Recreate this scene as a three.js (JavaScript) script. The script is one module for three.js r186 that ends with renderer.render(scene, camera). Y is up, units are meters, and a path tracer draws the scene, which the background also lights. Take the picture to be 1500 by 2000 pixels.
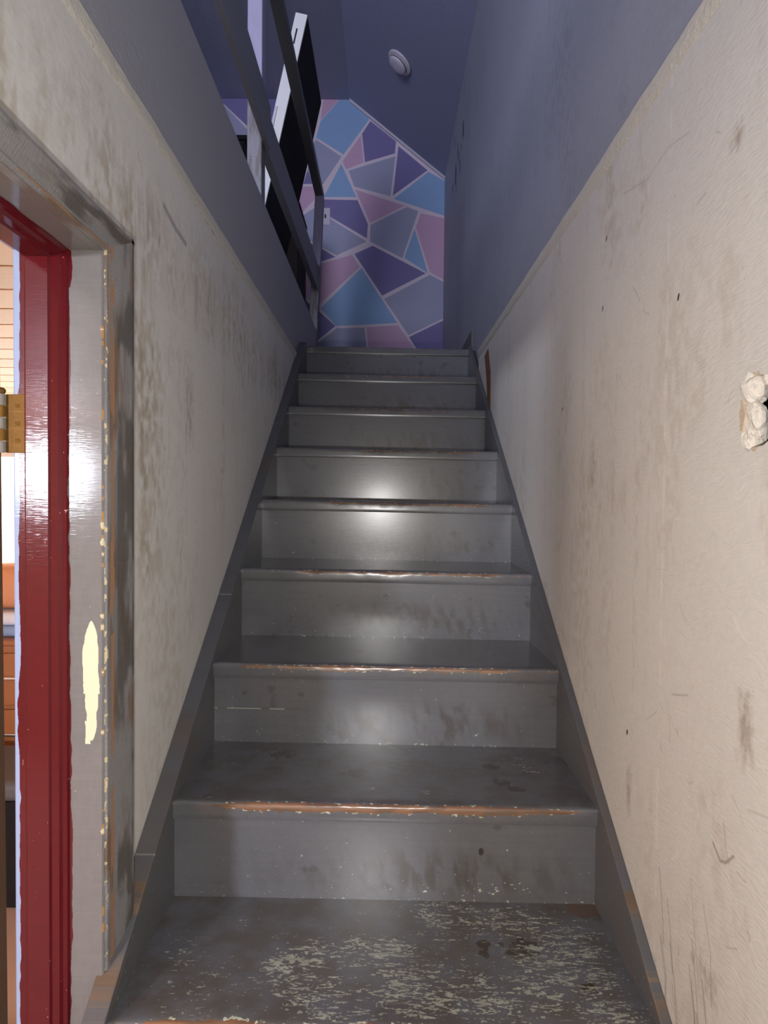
import * as THREE from 'three';
import { RoundedBoxGeometry } from 'three/addons/geometries/RoundedBoxGeometry.js';
import { RectAreaLightUniformsLib } from 'three/addons/lights/RectAreaLightUniformsLib.js';
import { mergeGeometries, toCreasedNormals } from 'three/addons/utils/BufferGeometryUtils.js';

// ---------------------------------------------------------------- camera, lights, exposure
const E = 1.63;                                    // lens height above the ground floor
const scene = new THREE.Scene();
scene.background = new THREE.Color(0x000000);
const camera = new THREE.PerspectiveCamera(2 * Math.atan(1000 / 1300) * 180 / Math.PI, 0.75, 0.02, 60);
camera.position.set(0, E, 0);
camera.rotation.order = 'YXZ';
camera.rotation.set(-0.02529, 0.00064, 0.00971);
const renderer = new THREE.WebGLRenderer({ antialias: true });
renderer.toneMapping = THREE.LinearToneMapping;
renderer.toneMappingExposure = 1.0;
renderer.shadowMap.enabled = true;
renderer.shadowMap.type = THREE.PCFSoftShadowMap;
RectAreaLightUniformsLib.init();

// the phone's flash beside the lens
const flash = new THREE.PointLight(0xfbf8f6, 2.3, 0, 2);
flash.position.set(-0.025, E - 0.085, 0.0);
flash.castShadow = true; flash.shadow.radius = 0.5; flash.shadow.mapSize.set(2048, 2048); flash.shadow.bias = -0.0005;
flash.name = 'phone_flash';
scene.add(flash);
// daylight in the three windows (the panes are built below)
function windowLight(color, power, w, h, [x, y, z], [tx, ty, tz]) {
  const l = new THREE.RectAreaLight(color, power, w, h);
  l.position.set(x, y + E, z); l.lookAt(tx, ty + E, tz); scene.add(l); return l;
}
windowLight(0xedf0ff, 640, 0.3, 0.2, [-2.25, 0.13, 2.57], [-2.25, 0.13, 0]);        // small high window of the side room
windowLight(0xffefdc, 6.8, 1.15, 1.1, [-3.27, 0.0, 1.08], [0, 0.0, 1.08]);              // big window of the side room
windowLight(0xfff4e4, 6, 1.3, 0.8, [-2.3, -0.16, -4.1], [-2.3, -0.16, 0]);            // window at the far end of the side room
windowLight(0xe6e9ff, 22, 1.2, 1.2, [-1.75, 1.95, 0.86], [-1.75, 1.95, -3]);          // upstairs window

// ---------------------------------------------------------------- helpers
const taken = new Map();
function numbered(name) { const n = taken.get(name) ?? 0; taken.set(name, n + 1); return n ? name + '_' + String(n).padStart(3, '0') : name; }
function mesh(name, geo, mat, parent) {
  const m = new THREE.Mesh(geo, mat); m.castShadow = m.receiveShadow = true;
  m.name = parent ? name : numbered(name); (parent || scene).add(m); return m;
}
function group(name, label, category, grp) {
  const g = new THREE.Group(); g.name = numbered(name); scene.add(g);
  g.userData = { label, category }; if (grp) g.userData.group = grp; return g;
}
function setting(o, label) { o.userData.kind = 'structure'; o.userData.label = label; return o; }
function rng(seed) { let s = seed | 0; return () => { s = (s + 0x6d2b79f5) | 0; let t = Math.imul(s ^ (s >>> 15), 1 | s); t = (t + Math.imul(t ^ (t >>> 7), 61 | t)) ^ t; return ((t ^ (t >>> 14)) >>> 0) / 4294967296; }; }
function hash(ix, iy, s) { let h = Math.imul(ix, 374761393) + Math.imul(iy, 668265263) + Math.imul(s, 1442695041); h = Math.imul(h ^ (h >>> 13), 1274126177); return ((h ^ (h >>> 16)) >>> 0) / 4294967296; }
function noise(x, y, s) {
  const ix = Math.floor(x), iy = Math.floor(y); let fx = x - ix, fy = y - iy;
  fx = fx * fx * (3 - 2 * fx); fy = fy * fy * (3 - 2 * fy);
  const a = hash(ix, iy, s), b = hash(ix + 1, iy, s), c = hash(ix, iy + 1, s), d = hash(ix + 1, iy + 1, s);
  return a + (b - a) * fx + (c - a) * fy + (a - b - c + d) * fx * fy;
}
function fbm(x, y, s, n = 4) { let v = 0, a = 0.5, t = 0; for (let i = 0; i < n; i++) { v += a * noise(x, y, s + i); t += a; x *= 2.03; y *= 2.03; a *= 0.5; } return v / t; }
const sstep = (a, b, x) => { const t = Math.min(1, Math.max(0, (x - a) / (b - a))); return t * t * (3 - 2 * t); };
const mix = (a, b, t) => [a[0] + (b[0] - a[0]) * t, a[1] + (b[1] - a[1]) * t, a[2] + (b[2] - a[2]) * t];
const seg = (px, py, ax, ay, bx, by) => { const dx = bx - ax, dy = by - ay, t = Math.min(1, Math.max(0, ((px - ax) * dx + (py - ay) * dy) / (dx * dx + dy * dy))); return Math.hypot(px - ax - dx * t, py - ay - dy * t); };

// a colour map w x h pixels over the rectangle (u0..u1, v0..v1) in metres; shade(u, v) returns sRGB 0..255; then draw(ctx, X, Y, k) may paint on it
function paint(w, h, u0, u1, v0, v1, shade, draw) {
  const cv = document.createElement('canvas'); cv.width = w; cv.height = h;
  const ctx = cv.getContext('2d'), im = ctx.createImageData(w, h), d = im.data;
  for (let j = 0; j < h; j++) for (let i = 0; i < w; i++) {
    const c = shade(u0 + (i + 0.5) / w * (u1 - u0), v1 - (j + 0.5) / h * (v1 - v0)), o = (j * w + i) * 4;
    d[o] = Math.min(255, Math.max(0, c[0])); d[o + 1] = Math.min(255, Math.max(0, c[1])); d[o + 2] = Math.min(255, Math.max(0, c[2])); d[o + 3] = 255;
  }
  ctx.putImageData(im, 0, 0);
  if (draw) draw(ctx, (u) => (u - u0) / (u1 - u0) * w, (v) => (v1 - v) / (v1 - v0) * h, w / (u1 - u0));
  const t = new THREE.CanvasTexture(cv); t.colorSpace = THREE.SRGBColorSpace; t.anisotropy = 8; return t;
}
// a tiling height map; fn(x, y) with x, y in 0..n gives 0..1
function heights(n, fn, rep = 1) {
  const a = new Uint8Array(n * n * 4);
  for (let j = 0; j < n; j++) for (let i = 0; i < n; i++) {
    const tx = sstep(0.8, 1, i / n), ty = sstep(0.8, 1, j / n);
    const v = (fn(i, j) * (1 - tx) + fn(i - n, j) * tx) * (1 - ty) + (fn(i, j - n) * (1 - tx) + fn(i - n, j - n) * tx) * ty;
    const o = (j * n + i) * 4; a[o] = a[o + 1] = a[o + 2] = Math.min(255, Math.max(0, v * 255)); a[o + 3] = 255;
  }
  const t = new THREE.DataTexture(a, n, n); t.wrapS = t.wrapT = THREE.RepeatWrapping; t.magFilter = THREE.LinearFilter; t.minFilter = THREE.LinearMipmapLinearFilter; t.generateMipmaps = true;
  t.repeat.set(Array.isArray(rep) ? rep[0] : rep, Array.isArray(rep) ? rep[1] : rep); t.needsUpdate = true; return t;
}
const again = (t, rx, ry = rx) => { const c = t.clone(); c.repeat.set(rx, ry); c.needsUpdate = true; return c; };
// uv from position: by axis letters, over ranges
function planar(g, au, u0, u1, av, v0, v1) {
  const p = g.attributes.position, uv = new Float32Array(p.count * 2), k = { x: 0, y: 1, z: 2 };
  for (let i = 0; i < p.count; i++) { uv[2 * i] = (p.array[3 * i + k[au]] - u0) / (u1 - u0); uv[2 * i + 1] = (p.array[3 * i + k[av]] - v0) / (v1 - v0); }
  g.setAttribute('uv', new THREE.BufferAttribute(uv, 2)); return g;
}
// uv in metres chosen by the way each face points
function metric(g) {
  if (g.index) g = g.toNonIndexed();
  const p = g.attributes.position, n = g.attributes.normal, uv = new Float32Array(p.count * 2);
  for (let i = 0; i < p.count; i++) {
    const nx = Math.abs(n.getX(i)), ny = Math.abs(n.getY(i)), nz = Math.abs(n.getZ(i)), x = p.getX(i), y = p.getY(i), z = p.getZ(i);
    const [u, v] = ny >= nx && ny >= nz ? [x, z] : nx >= nz ? [z, y] : [x, y];
    uv[2 * i] = u; uv[2 * i + 1] = v;
  }
  g.setAttribute('uv', new THREE.BufferAttribute(uv, 2)); return g;
}
// box from limits; heights are given from the lens
function box(x0, x1, h0, h1, z0, z1, r = 0) {
  const w = Math.abs(x1 - x0), h = Math.abs(h1 - h0), d = Math.abs(z1 - z0);
  const g = r ? new RoundedBoxGeometry(w, h, d, 2, Math.min(r, w / 2.01, h / 2.01, d / 2.01)) : new THREE.BoxGeometry(w, h, d);
  g.translate((x0 + x1) / 2, (h0 + h1) / 2 + E, (z0 + z1) / 2); return metric(g);
}
// outline in (z, h) extruded across x0..x1; outline in (x, h) extruded across z0..z1; outline in (x, z) extruded across heights
function shapeOf(pts, holes = []) {
  const s = new THREE.Shape(pts.map(([a, b]) => new THREE.Vector2(a, b)));
  for (const h of holes) s.holes.push(new THREE.Path(h.map(([a, b]) => new THREE.Vector2(a, b)))); return s;
}
function extrudeX(pts, x0, x1, holes) {
  const g = new THREE.ExtrudeGeometry(shapeOf(pts, holes), { depth: x1 - x0, bevelEnabled: false });
  g.rotateY(-Math.PI / 2); g.translate(x1, E, 0);     // shape x -> world z
  return metric(g);
}
function extrudeZ(pts, z0, z1) { const g = new THREE.ExtrudeGeometry(shapeOf(pts), { depth: z1 - z0, bevelEnabled: false }); g.translate(0, E, z0); return metric(g); }
function extrudeH(pts, h0, h1) {                       // pts in (x, z)
  const g = new THREE.ExtrudeGeometry(shapeOf(pts.map(([x, z]) => [x, -z])), { depth: h1 - h0, bevelEnabled: false });
  g.rotateX(-Math.PI / 2); g.translate(0, h0 + E, 0); return metric(g);
}
const std = (o) => new THREE.MeshStandardMaterial(o);
const phys = (o) => new THREE.MeshPhysicalMaterial(o);

// ---------------------------------------------------------------- shared surface relief
const plasterBump = heights(512, (x, y) => 0.55 * fbm(x / 14, y / 7, 3, 3) + 0.3 * fbm(x / 60, y / 40, 9, 2) + 0.15 * noise(x / 2, y / 2, 5));
const combBump = heights(512, (x, y) => { const w = fbm(x / 40, y / 40, 2, 2) * 8; return 0.75 * noise((x + y * 0.2) / 16, (y - x * 0.12) / 3.4 + w, 21) + 0.25 * fbm(x / 9, y / 6, 8, 3); });
const brushBump = heights(512, (x, y) => 0.6 * noise(x / 30, y / 2.2, 31) + 0.4 * fbm(x / 22, y / 8, 33, 3));
const paintBump = heights(512, (x, y) => 0.6 * fbm(x / 40, y / 9, 41, 3) + 0.25 * noise(x / 12, y / 3, 44) + 0.15 * noise(x / 2, y / 2, 45));
const woodGrain = (u, v, s) => { const w = v * 120 + 3 * fbm(u * 4, v * 22, s, 3); return 0.5 + 0.5 * Math.sin(w * 3.1) * noise(u * 6, v * 60, s + 4); };

// ---------------------------------------------------------------- wall paint
const STAIN = [158, 142, 120];
function plasterShade(base, s, extra) {
  return (z, h) => {
    const fine = fbm(z * 160, h * 160, s, 2) - 0.5, cloud = fbm(z * 3.1, h * 2.2, s + 10, 4) - 0.5, streak = fbm(z * 26, h * 1.6, s + 20, 3);
    const grain = fbm(z * 75, h * 50, s + 30, 3);
    let c = base.map((b) => b * (1 + 0.035 * fine + 0.075 * cloud));
    const blotch = sstep(0.53, 0.74, fbm(z * 7, h * 4, s + 40, 4)) * sstep(0.3, 0.75, grain) * 0.2;
    const run = sstep(0.6, 0.82, streak) * sstep(0.3, 0.75, grain) * 0.16;
    c = mix(c, STAIN, Math.min(0.65, blotch + run));
    const speck = noise(z * 210, h * 150, s + 50); if (speck > 0.992) c = mix(c, [96, 88, 78], 0.4);
    return extra ? extra(c, z, h, grain) : c;
  };
}
const scratch = (ctx, X, Y, pts, width, colour, k) => { ctx.strokeStyle = colour; ctx.lineWidth = width * k; ctx.lineCap = 'round'; ctx.lineJoin = 'round'; ctx.beginPath(); pts.forEach(([a, b], i) => i ? ctx.lineTo(X(a), Y(b)) : ctx.moveTo(X(a), Y(b))); ctx.stroke(); };
const RW = [-3.06, -0.2, -1.63, 0.66];
const rightMap = paint(2048, 1640, RW[0], RW[1], RW[2], RW[3], plasterShade([203, 200, 194], 100, (c, z, h, grain) => {
  const joint = Math.abs(z + 1.012 + 0.004 * (fbm(h * 14, 1, 140, 2) - 0.5));       // taped board joint
  if (joint < 0.006) c = mix(c, [226, 222, 214], 0.5 * (1 - joint / 0.006) * sstep(0.3, 0.6, noise(h * 30, 4, 141)));
  const crust = Math.hypot((z + 0.77) / 0.036, (h - 0.1) / 0.056);                   // torn paper round the hole
  if (crust < 0.74 + 0.12 * noise(z * 180, h * 180, 150)) c = mix(c, [182, 160, 132], 0.7);
  return c;
}), (ctx, X, Y, k) => {
  const r = rng(7);
  for (const [z, h] of [[-1.315, 0.37], [-0.975, 0.292], [-1.143, -0.406], [-1.6, 0.21], [-1.3, 0.5]]) { ctx.fillStyle = 'rgba(45,40,44,0.9)'; ctx.beginPath(); ctx.ellipse(X(z), Y(h), 0.003 * k, 0.0055 * k, 0.4, 0, 7); ctx.fill(); }
  scratch(ctx, X, Y, [[-1.21, 0.545], [-1.1, 0.52], [-1.02, 0.53], [-0.95, 0.515]], 0.0022, 'rgba(140,132,126,0.35)', k);
  scratch(ctx, X, Y, [[-0.84, -0.44], [-0.822, -0.453], [-0.808, -0.448], [-0.79, -0.43]], 0.0035, 'rgba(110,100,94,0.5)', k);
  scratch(ctx, X, Y, [[-0.815, -0.4], [-0.808, -0.43], [-0.8, -0.446]], 0.0016, 'rgba(130,120,112,0.5)', k);
  for (let i = 0; i < 16; i++) { const z = -0.86 - r() * 0.16, h = -0.52 - r() * 0.22; scratch(ctx, X, Y, [[z, h], [z + 0.01 + r() * 0.012, h - 0.05], [z + 0.02 + r() * 0.01, h - 0.09 - r() * 0.05]], 0.0012 + r() * 0.002, 'rgba(105,96,88,' + (0.2 + r() * 0.3) + ')', k); }
  for (let i = 0; i < 170; i++) {
    const z = -2.9 + r() * 2.2, h = -0.75 + r() * 1.35, a = r() * 6.3, l = 0.008 + r() * r() * 0.07;
    scratch(ctx, X, Y, [[z, h], [z + Math.cos(a) * l * 0.5 + (r() - 0.5) * 0.01, h + Math.sin(a) * l * 0.5], [z + Math.cos(a) * l, h + Math.sin(a) * l]], 0.0008 + r() * 0.0016, r() < 0.8 ? 'rgba(112,104,98,' + (0.12 + r() * 0.32) + ')' : 'rgba(240,236,228,0.5)', k);
  }
  // smudges of brown and black dirt, each made of many small grains
  for (const [z, h, w, v, n] of [[-0.77, -0.27, 0.02, 0.05, 200], [-1.13, -0.5, 0.015, 0.05, 110], [-2.45, -0.02, 0.02, 0.06, 160], [-1.75, -0.25, 0.05, 0.06, 150], [-0.82, 0.44, 0.02, 0.02, 60], [-1.36, 0.06, 0.02, 0.08, 140], [-2.2, -0.5, 0.08, 0.04, 120], [-0.85, -0.62, 0.05, 0.03, 120]])
    for (let i = 0; i < n; i++) { ctx.fillStyle = 'rgba(120,104,88,' + (0.02 + 0.07 * r()) + ')'; ctx.beginPath(); ctx.ellipse(X(z + (r() + r() - 1) * w), Y(h + (r() + r() - 1) * v), (0.0012 + r() * 0.005) * k, (0.002 + r() * 0.008) * k, 0, 0, 7); ctx.fill(); }
});
const LW = [-3.36, 0.9, -1.63, 0.68];
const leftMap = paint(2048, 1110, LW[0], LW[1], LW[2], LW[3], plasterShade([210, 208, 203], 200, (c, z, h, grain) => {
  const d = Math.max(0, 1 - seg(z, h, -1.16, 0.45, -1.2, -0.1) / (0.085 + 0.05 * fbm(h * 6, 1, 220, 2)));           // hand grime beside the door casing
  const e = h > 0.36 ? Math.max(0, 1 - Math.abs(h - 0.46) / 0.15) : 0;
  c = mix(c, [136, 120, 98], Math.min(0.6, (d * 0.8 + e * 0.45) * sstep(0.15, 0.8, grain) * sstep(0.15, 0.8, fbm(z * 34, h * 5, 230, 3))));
  return c;
}), (ctx, X, Y, k) => {
  const r = rng(17);
  scratch(ctx, X, Y, [[-1.29, 0.55], [-1.36, 0.535], [-1.43, 0.53]], 0.012, 'rgba(120,120,124,0.5)', k);
  for (let i = 0; i < 120; i++) { const z = -3.2 + r() * 2.1, h = -0.6 + r() * 1.2; scratch(ctx, X, Y, [[z, h], [z + (r() - 0.5) * 0.03, h + (r() - 0.5) * 0.05]], 0.001 + r() * 0.0016, 'rgba(104,96,86,' + (0.15 + r() * 0.35) + ')', k); }
  // cracked plaster along the top edge
  for (const [z0, z1] of [[-1.42, -1.7], [-1.75, -2.02], [-2.4, -2.75]]) { const p = []; for (let i = 0; i <= 14; i++) p.push([z0 + (z1 - z0) * i / 14, 0.645 + (r() - 0.5) * 0.008]); scratch(ctx, X, Y, p, 0.004, 'rgba(92,86,78,0.85)', k); }
  for (const [z, h, w, v, n] of [[-1.74, -0.38, 0.04, 0.05, 120], [-1.46, 0.18, 0.04, 0.1, 200], [-2.6, 0.45, 0.12, 0.1, 260], [-2.2, 0.0, 0.1, 0.2, 260]])
    for (let i = 0; i < n; i++) { ctx.fillStyle = 'rgba(112,100,84,' + (0.02 + 0.06 * r()) + ')'; ctx.beginPath(); ctx.ellipse(X(z + (r() + r() - 1) * w), Y(h + (r() + r() - 1) * v), (0.0016 + r() * 0.006) * k, (0.003 + r() * 0.012) * k, 0, 0, 7); ctx.fill(); }
});
const BW = [-5.3, 0.95, 0.5, 2.62];
const blueMap = paint(2048, 700, BW[0], BW[1], BW[2], BW[3], (z, h) => {
  const c = [154, 157, 168].map((b) => b * (1 + 0.05 * (fbm(z * 4, h * 4, 300, 4) - 0.5) + 0.05 * (fbm(z * 90, h * 90, 310, 2) - 0.5)));
  return mix(c, [124, 122, 130], 0.3 * sstep(0.55, 0.75, fbm(z * 9, h * 3, 320, 4)) * sstep(0.4, 0.6, fbm(z * 60, h * 60, 330, 2)));
}, (ctx, X, Y, k) => {
  const r = rng(27);   // strips of paint torn off with tape: the dark ground shows
  const tear = (z, h, w, v, a) => { ctx.fillStyle = 'rgba(28,26,42,' + a + ')'; ctx.beginPath(); for (let i = 0; i < 14; i++) { const t = i / 14 * 6.283, q = 0.7 + r() * 0.5; ctx.lineTo(X(z + Math.cos(t) * w * q), Y(h + Math.sin(t) * v * q)); } ctx.fill(); };
  for (const [z, h, w, v, a] of [[-4.41, 2.1, 0.05, 0.075, 1], [-4.0, 2.17, 0.035, 0.055, 0.95], [-4.3, 2.2, 0.02, 0.06, 0.8], [-4.16, 2.03, 0.025, 0.05, 0.9], [-4.6, 2.1, 0.03, 0.035, 0.6], [-4.22, 2.12, 0.02, 0.05, 0.7], [-4.5, 2.36, 0.02, 0.05, 0.5], [-4.35, 2.0, 0.012, 0.05, 0.7], [-4.1, 2.12, 0.015, 0.03, 0.8]]) tear(z, h, w, v, a);
});
// the mural: cells of flat paint between pale lines, outlines in metres (x, height from the lens)
const MURAL = [
  ['p', -0.507, 3.076, -0.383, 3.077, -0.527, 2.914],
  ['b', -0.377, 3.078, -0.284, 3.078, -0.148, 2.924, -0.347, 2.653, -0.561, 2.782, -0.527, 2.906],
  ['g', -0.561, 2.765, -0.362, 2.637, -0.505, 2.420, -0.637, 2.442, -0.601, 2.698],
  ['p', -0.213, 2.798, -0.190, 2.594, -0.325, 2.538, -0.353, 2.599],
  ['v', -0.139, 2.912, 0.062, 2.758, 0.054, 2.665, -0.178, 2.596, -0.203, 2.814],
  ['v', 0.082, 2.721, 0.310, 2.537, 0.042, 2.340],
  ['g', -0.305, 2.529, 0.058, 2.643, 0.023, 2.335, -0.261, 2.407],
  ['b', -0.363, 2.581, -0.245, 2.326, -0.498, 2.323],
  ['p', -0.253, 2.384, 0.134, 2.263, -0.132, 2.127],
  ['b', 0.318, 2.526, 0.464, 2.447, 0.468, 2.180, 0.050, 2.315],
  ['v', -0.493, 2.305, -0.234, 2.302, -0.151, 2.116, -0.158, 2.007, -0.429, 2.161, -0.576, 2.258],
  ['v', -0.658, 2.423, -0.572, 2.424, -0.627, 2.528],
  ['p', -0.723, 2.402, -0.577, 2.404, -0.558, 2.317, -0.694, 2.175],
  ['g', -0.132, 2.111, 0.153, 2.254, 0.242, 2.221, 0.120, 1.856, -0.133, 1.985],
  ['p', 0.262, 2.205, 0.468, 2.164, 0.474, 1.677, 0.337, 1.751, 0.225, 2.098],
  ['b', 0.215, 2.082, 0.323, 1.740, 0.136, 1.861],
  ['g', -0.689, 2.159, -0.548, 2.256, -0.429, 2.145, -0.161, 1.982, -0.393, 1.873, -0.514, 1.939, -0.699, 2.036],
  ['v', -0.721, 2.025, -0.514, 1.925, -0.403, 1.861, -0.521, 1.823, -0.720, 1.928],
  ['v', -0.254, 1.885, -0.114, 1.950, 0.305, 1.740, -0.035, 1.564],
  ['p', -0.638, 1.752, -0.521, 1.804, -0.274, 1.879, -0.213, 1.783, -0.535, 1.484, -0.718, 1.606, -0.719, 1.741],
  ['b', -0.720, 1.912, -0.622, 1.854, -0.643, 1.768, -0.719, 1.757],
  ['b', -0.199, 1.778, 0.087, 1.352, -0.393, 1.324, -0.518, 1.458],
  ['g', -0.018, 1.538, 0.338, 1.729, 0.474, 1.661, 0.477, 1.405, 0.175, 1.259],
  ['v', -0.652, 1.532, -0.541, 1.447, -0.399, 1.324, -0.549, 1.201, -0.715, 1.111, -0.718, 1.574],
  ['g', -0.385, 1.308, -0.171, 1.312, -0.147, 1.094, -0.617, 1.090, -0.533, 1.193],
  ['p', -0.154, 1.316, 0.092, 1.334, 0.263, 1.098, -0.130, 1.095],
  ['v', 0.180, 1.243, 0.477, 1.390, 0.481, 1.100, 0.274, 1.098],
  ['v', -1.330, 3.076, -1.095, 3.078, -1.094, 2.862],
  ['g', -1.270, 3.013, -1.094, 2.834, -0.909, 2.655, -0.866, 2.181, -1.347, 2.177, -1.430, 3.075],
  ['v', -1.011, 3.079, -0.792, 3.081, -0.869, 2.695, -1.010, 2.803],
  ['p', -0.772, 3.081, -0.521, 3.083, -0.629, 2.539, -0.805, 2.616],
];
const MURAL_COLOURS = { p: '#d0a9c6', b: '#90b2da', g: '#a5a8c2', v: '#7d75a8' };
const MW = [-3.4, 0.45, 0.7, 3.08];
const muralMap = paint(2048, 1266, MW[0], MW[1], MW[2], MW[3], () => [226, 212, 222], (ctx, X, Y, k) => {
  const r = rng(37), kinds = ['p', 'b', 'g', 'v'];
  const poly = (pts, c) => { ctx.fillStyle = c; ctx.beginPath(); for (let i = 0; i < pts.length; i += 2) ctx.lineTo(X(pts[i]), Y(pts[i + 1])); ctx.closePath(); ctx.fill(); };
  // the part of the wall hidden from the stairs: more cells of the same kind
  let last = 3;
  for (let i = 0; i < 5; i++) for (let j = 0; j < 5; j++) {
    const x = -3.4 + i * 0.42, y = 0.6 + j * 0.52, q = () => (r() - 0.5) * 0.1; last = (last + 1 + Math.floor(r() * 3)) % 4;
    poly([x, y + q(), x + 0.4 + q(), y + q(), x + 0.4 + q(), y + 0.5 + q(), x + q(), y + 0.5 + q()], MURAL_COLOURS[kinds[last]]);
  }
  poly([-1.3, 0.6, -0.73, 0.6, -0.73, 2.17, -1.3, 2.17], MURAL_COLOURS.g);
  for (const [c, ...pts] of MURAL) poly(pts, MURAL_COLOURS[c]);
  for (let i = 0; i < 400; i++) { ctx.fillStyle = 'rgba(60,60,90,' + 0.05 * r() + ')'; ctx.fillRect(r() * 2048, r() * 1266, 6 + r() * 30, 2 + r() * 8); }
});

// ---------------------------------------------------------------- materials
const M = {
  right: std({ map: rightMap, roughness: 0.62, bumpMap: again(combBump, 7, 7), bumpScale: 0.0007 }),
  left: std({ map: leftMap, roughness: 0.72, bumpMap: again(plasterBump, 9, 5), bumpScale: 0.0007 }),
  blue: std({ map: blueMap, roughness: 0.5, bumpMap: again(plasterBump, 9, 4), bumpScale: 0.0009 }),
  mural: std({ map: muralMap, roughness: 0.6, bumpMap: again(plasterBump, 8, 5), bumpScale: 0.0008 }),
  ceiling: std({ color: 0x8f95b0, roughness: 0.75, bumpMap: again(plasterBump, 2), bumpScale: 0.001 }),
  flatCeiling: std({ color: 0x9698ae, roughness: 0.75, bumpMap: again(plasterBump, 2), bumpScale: 0.001 }),
  curb: std({ color: 0x9b9ba0, roughness: 0.5, bumpMap: again(plasterBump, 2), bumpScale: 0.001 }),
  plain: std({ color: 0xd8d0c0, roughness: 0.8, bumpMap: again(plasterBump, 1.5), bumpScale: 0.0012 }),
  roomWall: std({ color: 0xe2d9c9, roughness: 0.8 }),
  roomFloor: std({ color: 0xc9ab9a, roughness: 0.6, bumpMap: again(paintBump, 1), bumpScale: 0.001 }),
  floor: std({ color: 0x5d5750, roughness: 0.6, bumpMap: again(paintBump, 1.5), bumpScale: 0.001 }),
  lip: std({ color: 0xc6c2b8, roughness: 0.7, bumpMap: again(plasterBump, 3), bumpScale: 0.003 }),
  lilacWood: std({ color: 0x9c97b0, roughness: 0.5, bumpMap: again(paintBump, 4), bumpScale: 0.0008 }),
  railWood: std({ color: 0x77777f, roughness: 0.45, bumpMap: again(paintBump, 4), bumpScale: 0.0008 }),
  darkRail: std({ color: 0x5b5b5c, roughness: 0.45, bumpMap: again(paintBump, 4), bumpScale: 0.0008 }),
  black: std({ color: 0x111014, roughness: 0.9 }),
  maroon: std({ color: 0x150809, roughness: 0.9 }),
  white: std({ color: 0xe9e8e6, roughness: 0.45 }),
  plastic: std({ color: 0xcfcad6, roughness: 0.4 }),
  slot: std({ color: 0x121216, roughness: 0.7 }),
  brass: std({ color: 0x8a6a34, metalness: 0.85, roughness: 0.42, bumpMap: again(plasterBump, 40), bumpScale: 0.0004 }),
  oldBrass: std({ color: 0x6e5226, metalness: 0.7, roughness: 0.5, bumpMap: again(plasterBump, 40), bumpScale: 0.0004 }),
  doorEdge: std({ color: 0x46301e, roughness: 0.5, bumpMap: again(paintBump, 3), bumpScale: 0.0008 }),
  orangeWood: std({ color: 0xa26538, roughness: 0.4, bumpMap: again(paintBump, 3), bumpScale: 0.0006 }),
  plank: std({ color: 0xdda978, roughness: 0.5, bumpMap: again(paintBump, 3), bumpScale: 0.0006 }),
  plankB: std({ color: 0xd09a68, roughness: 0.5, bumpMap: again(paintBump, 3), bumpScale: 0.0006 }),
  chalk: std({ color: 0xe9e2d6, roughness: 0.95, bumpMap: again(plasterBump, 30), bumpScale: 0.002 }),
  cavity: std({ color: 0x4a3828, roughness: 0.9 }),
  grey: std({ color: 0x5e5e62, roughness: 0.6 }),
  cloth: std({ color: 0xdfe4ee, roughness: 0.9 }),
  clothBlue: std({ color: 0x8fa9d0, roughness: 0.9 }),
  peach: std({ color: 0xdb9b72, roughness: 0.9 }),
  chrome: std({ color: 0xd8d8d8, metalness: 1, roughness: 0.25 }),
};

// ---------------------------------------------------------------- staircase
const XC = 0.007, HALF = 0.4, Z2 = 1.2387, RUN = 0.295, H2 = -0.5833, RISE = 0.1875, TILT = 0.0107, LAP = 0.01, THICK = 0.034;
const nz = (k) => -(Z2 + RUN * (k - 2)), nh = (k) => H2 + RISE * (k - 2);
const GREY = [93, 94, 98], CREAM = [178, 183, 165], WOOD = [134, 99, 74];
// worn spots of each tread: [x, distance behind the nosing, size, strength]
const CHIPS = {
  1: [[-0.144, 0.141, 0.045, 1], [-0.157, 0.107, 0.04, 0.9], [-0.095, 0.157, 0.03, 0.7], [0.008, 0.16, 0.04, 0.5], [0.047, 0.058, 0.035, 1], [-0.101, 0.044, 0.04, 0.7], [0.112, 0.259, 0.045, 1], [0.085, 0.276, 0.03, 0.9], [0.186, 0.247, 0.05, 0.9], [0.232, 0.248, 0.05, 0.8], [0.315, 0.209, 0.07, 0.85], [0.263, 0.143, 0.06, 0.75], [0.333, 0.121, 0.06, 0.8], [0.268, 0.064, 0.07, 0.8], [0.148, 0.051, 0.05, 0.85], [-0.252, 0.225, 0.015, 0.9], [-0.347, 0.162, 0.05, 0.4], [-0.044, 0.178, 0.03, 0.7], [-0.3, 0.07, 0.08, 0.35], [0.36, 0.04, 0.05, 0.7], [0.05, 0.12, 0.1, 0.4], [0.0, 0.02, 0.2, 0.45]],
  2: [[-0.028, 0.07, 0.012, 1], [0.083, 0.057, 0.012, 1], [0.291, 0.213, 0.05, 0.6], [0.31, 0.17, 0.03, 0.6], [-0.34, 0.02, 0.04, 0.5], [0.2, 0.03, 0.12, 0.25]],
  3: [[0.333, 0.215, 0.03, 0.6], [0.256, 0.151, 0.05, 0.55], [0.3, 0.08, 0.06, 0.4]],
};
const GRIME = { 1: [[0.232, 0.18, 0.026], [0.168, 0.159, 0.012], [0.328, 0.093, 0.014], [0.17, 0.185, 0.01]], 2: [[-0.226, 0.238, 0.03], [-0.056, 0.142, 0.022], [0.231, 0.19, 0.02], [0.233, 0.106, 0.018], [0.26, 0.08, 0.014]], 3: [[-0.069, 0.139, 0.018], [0.022, 0.187, 0.014]] };
const TOPLEN = 0.315, UNROLL = TOPLEN + 0.008 + THICK + 0.03;
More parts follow.
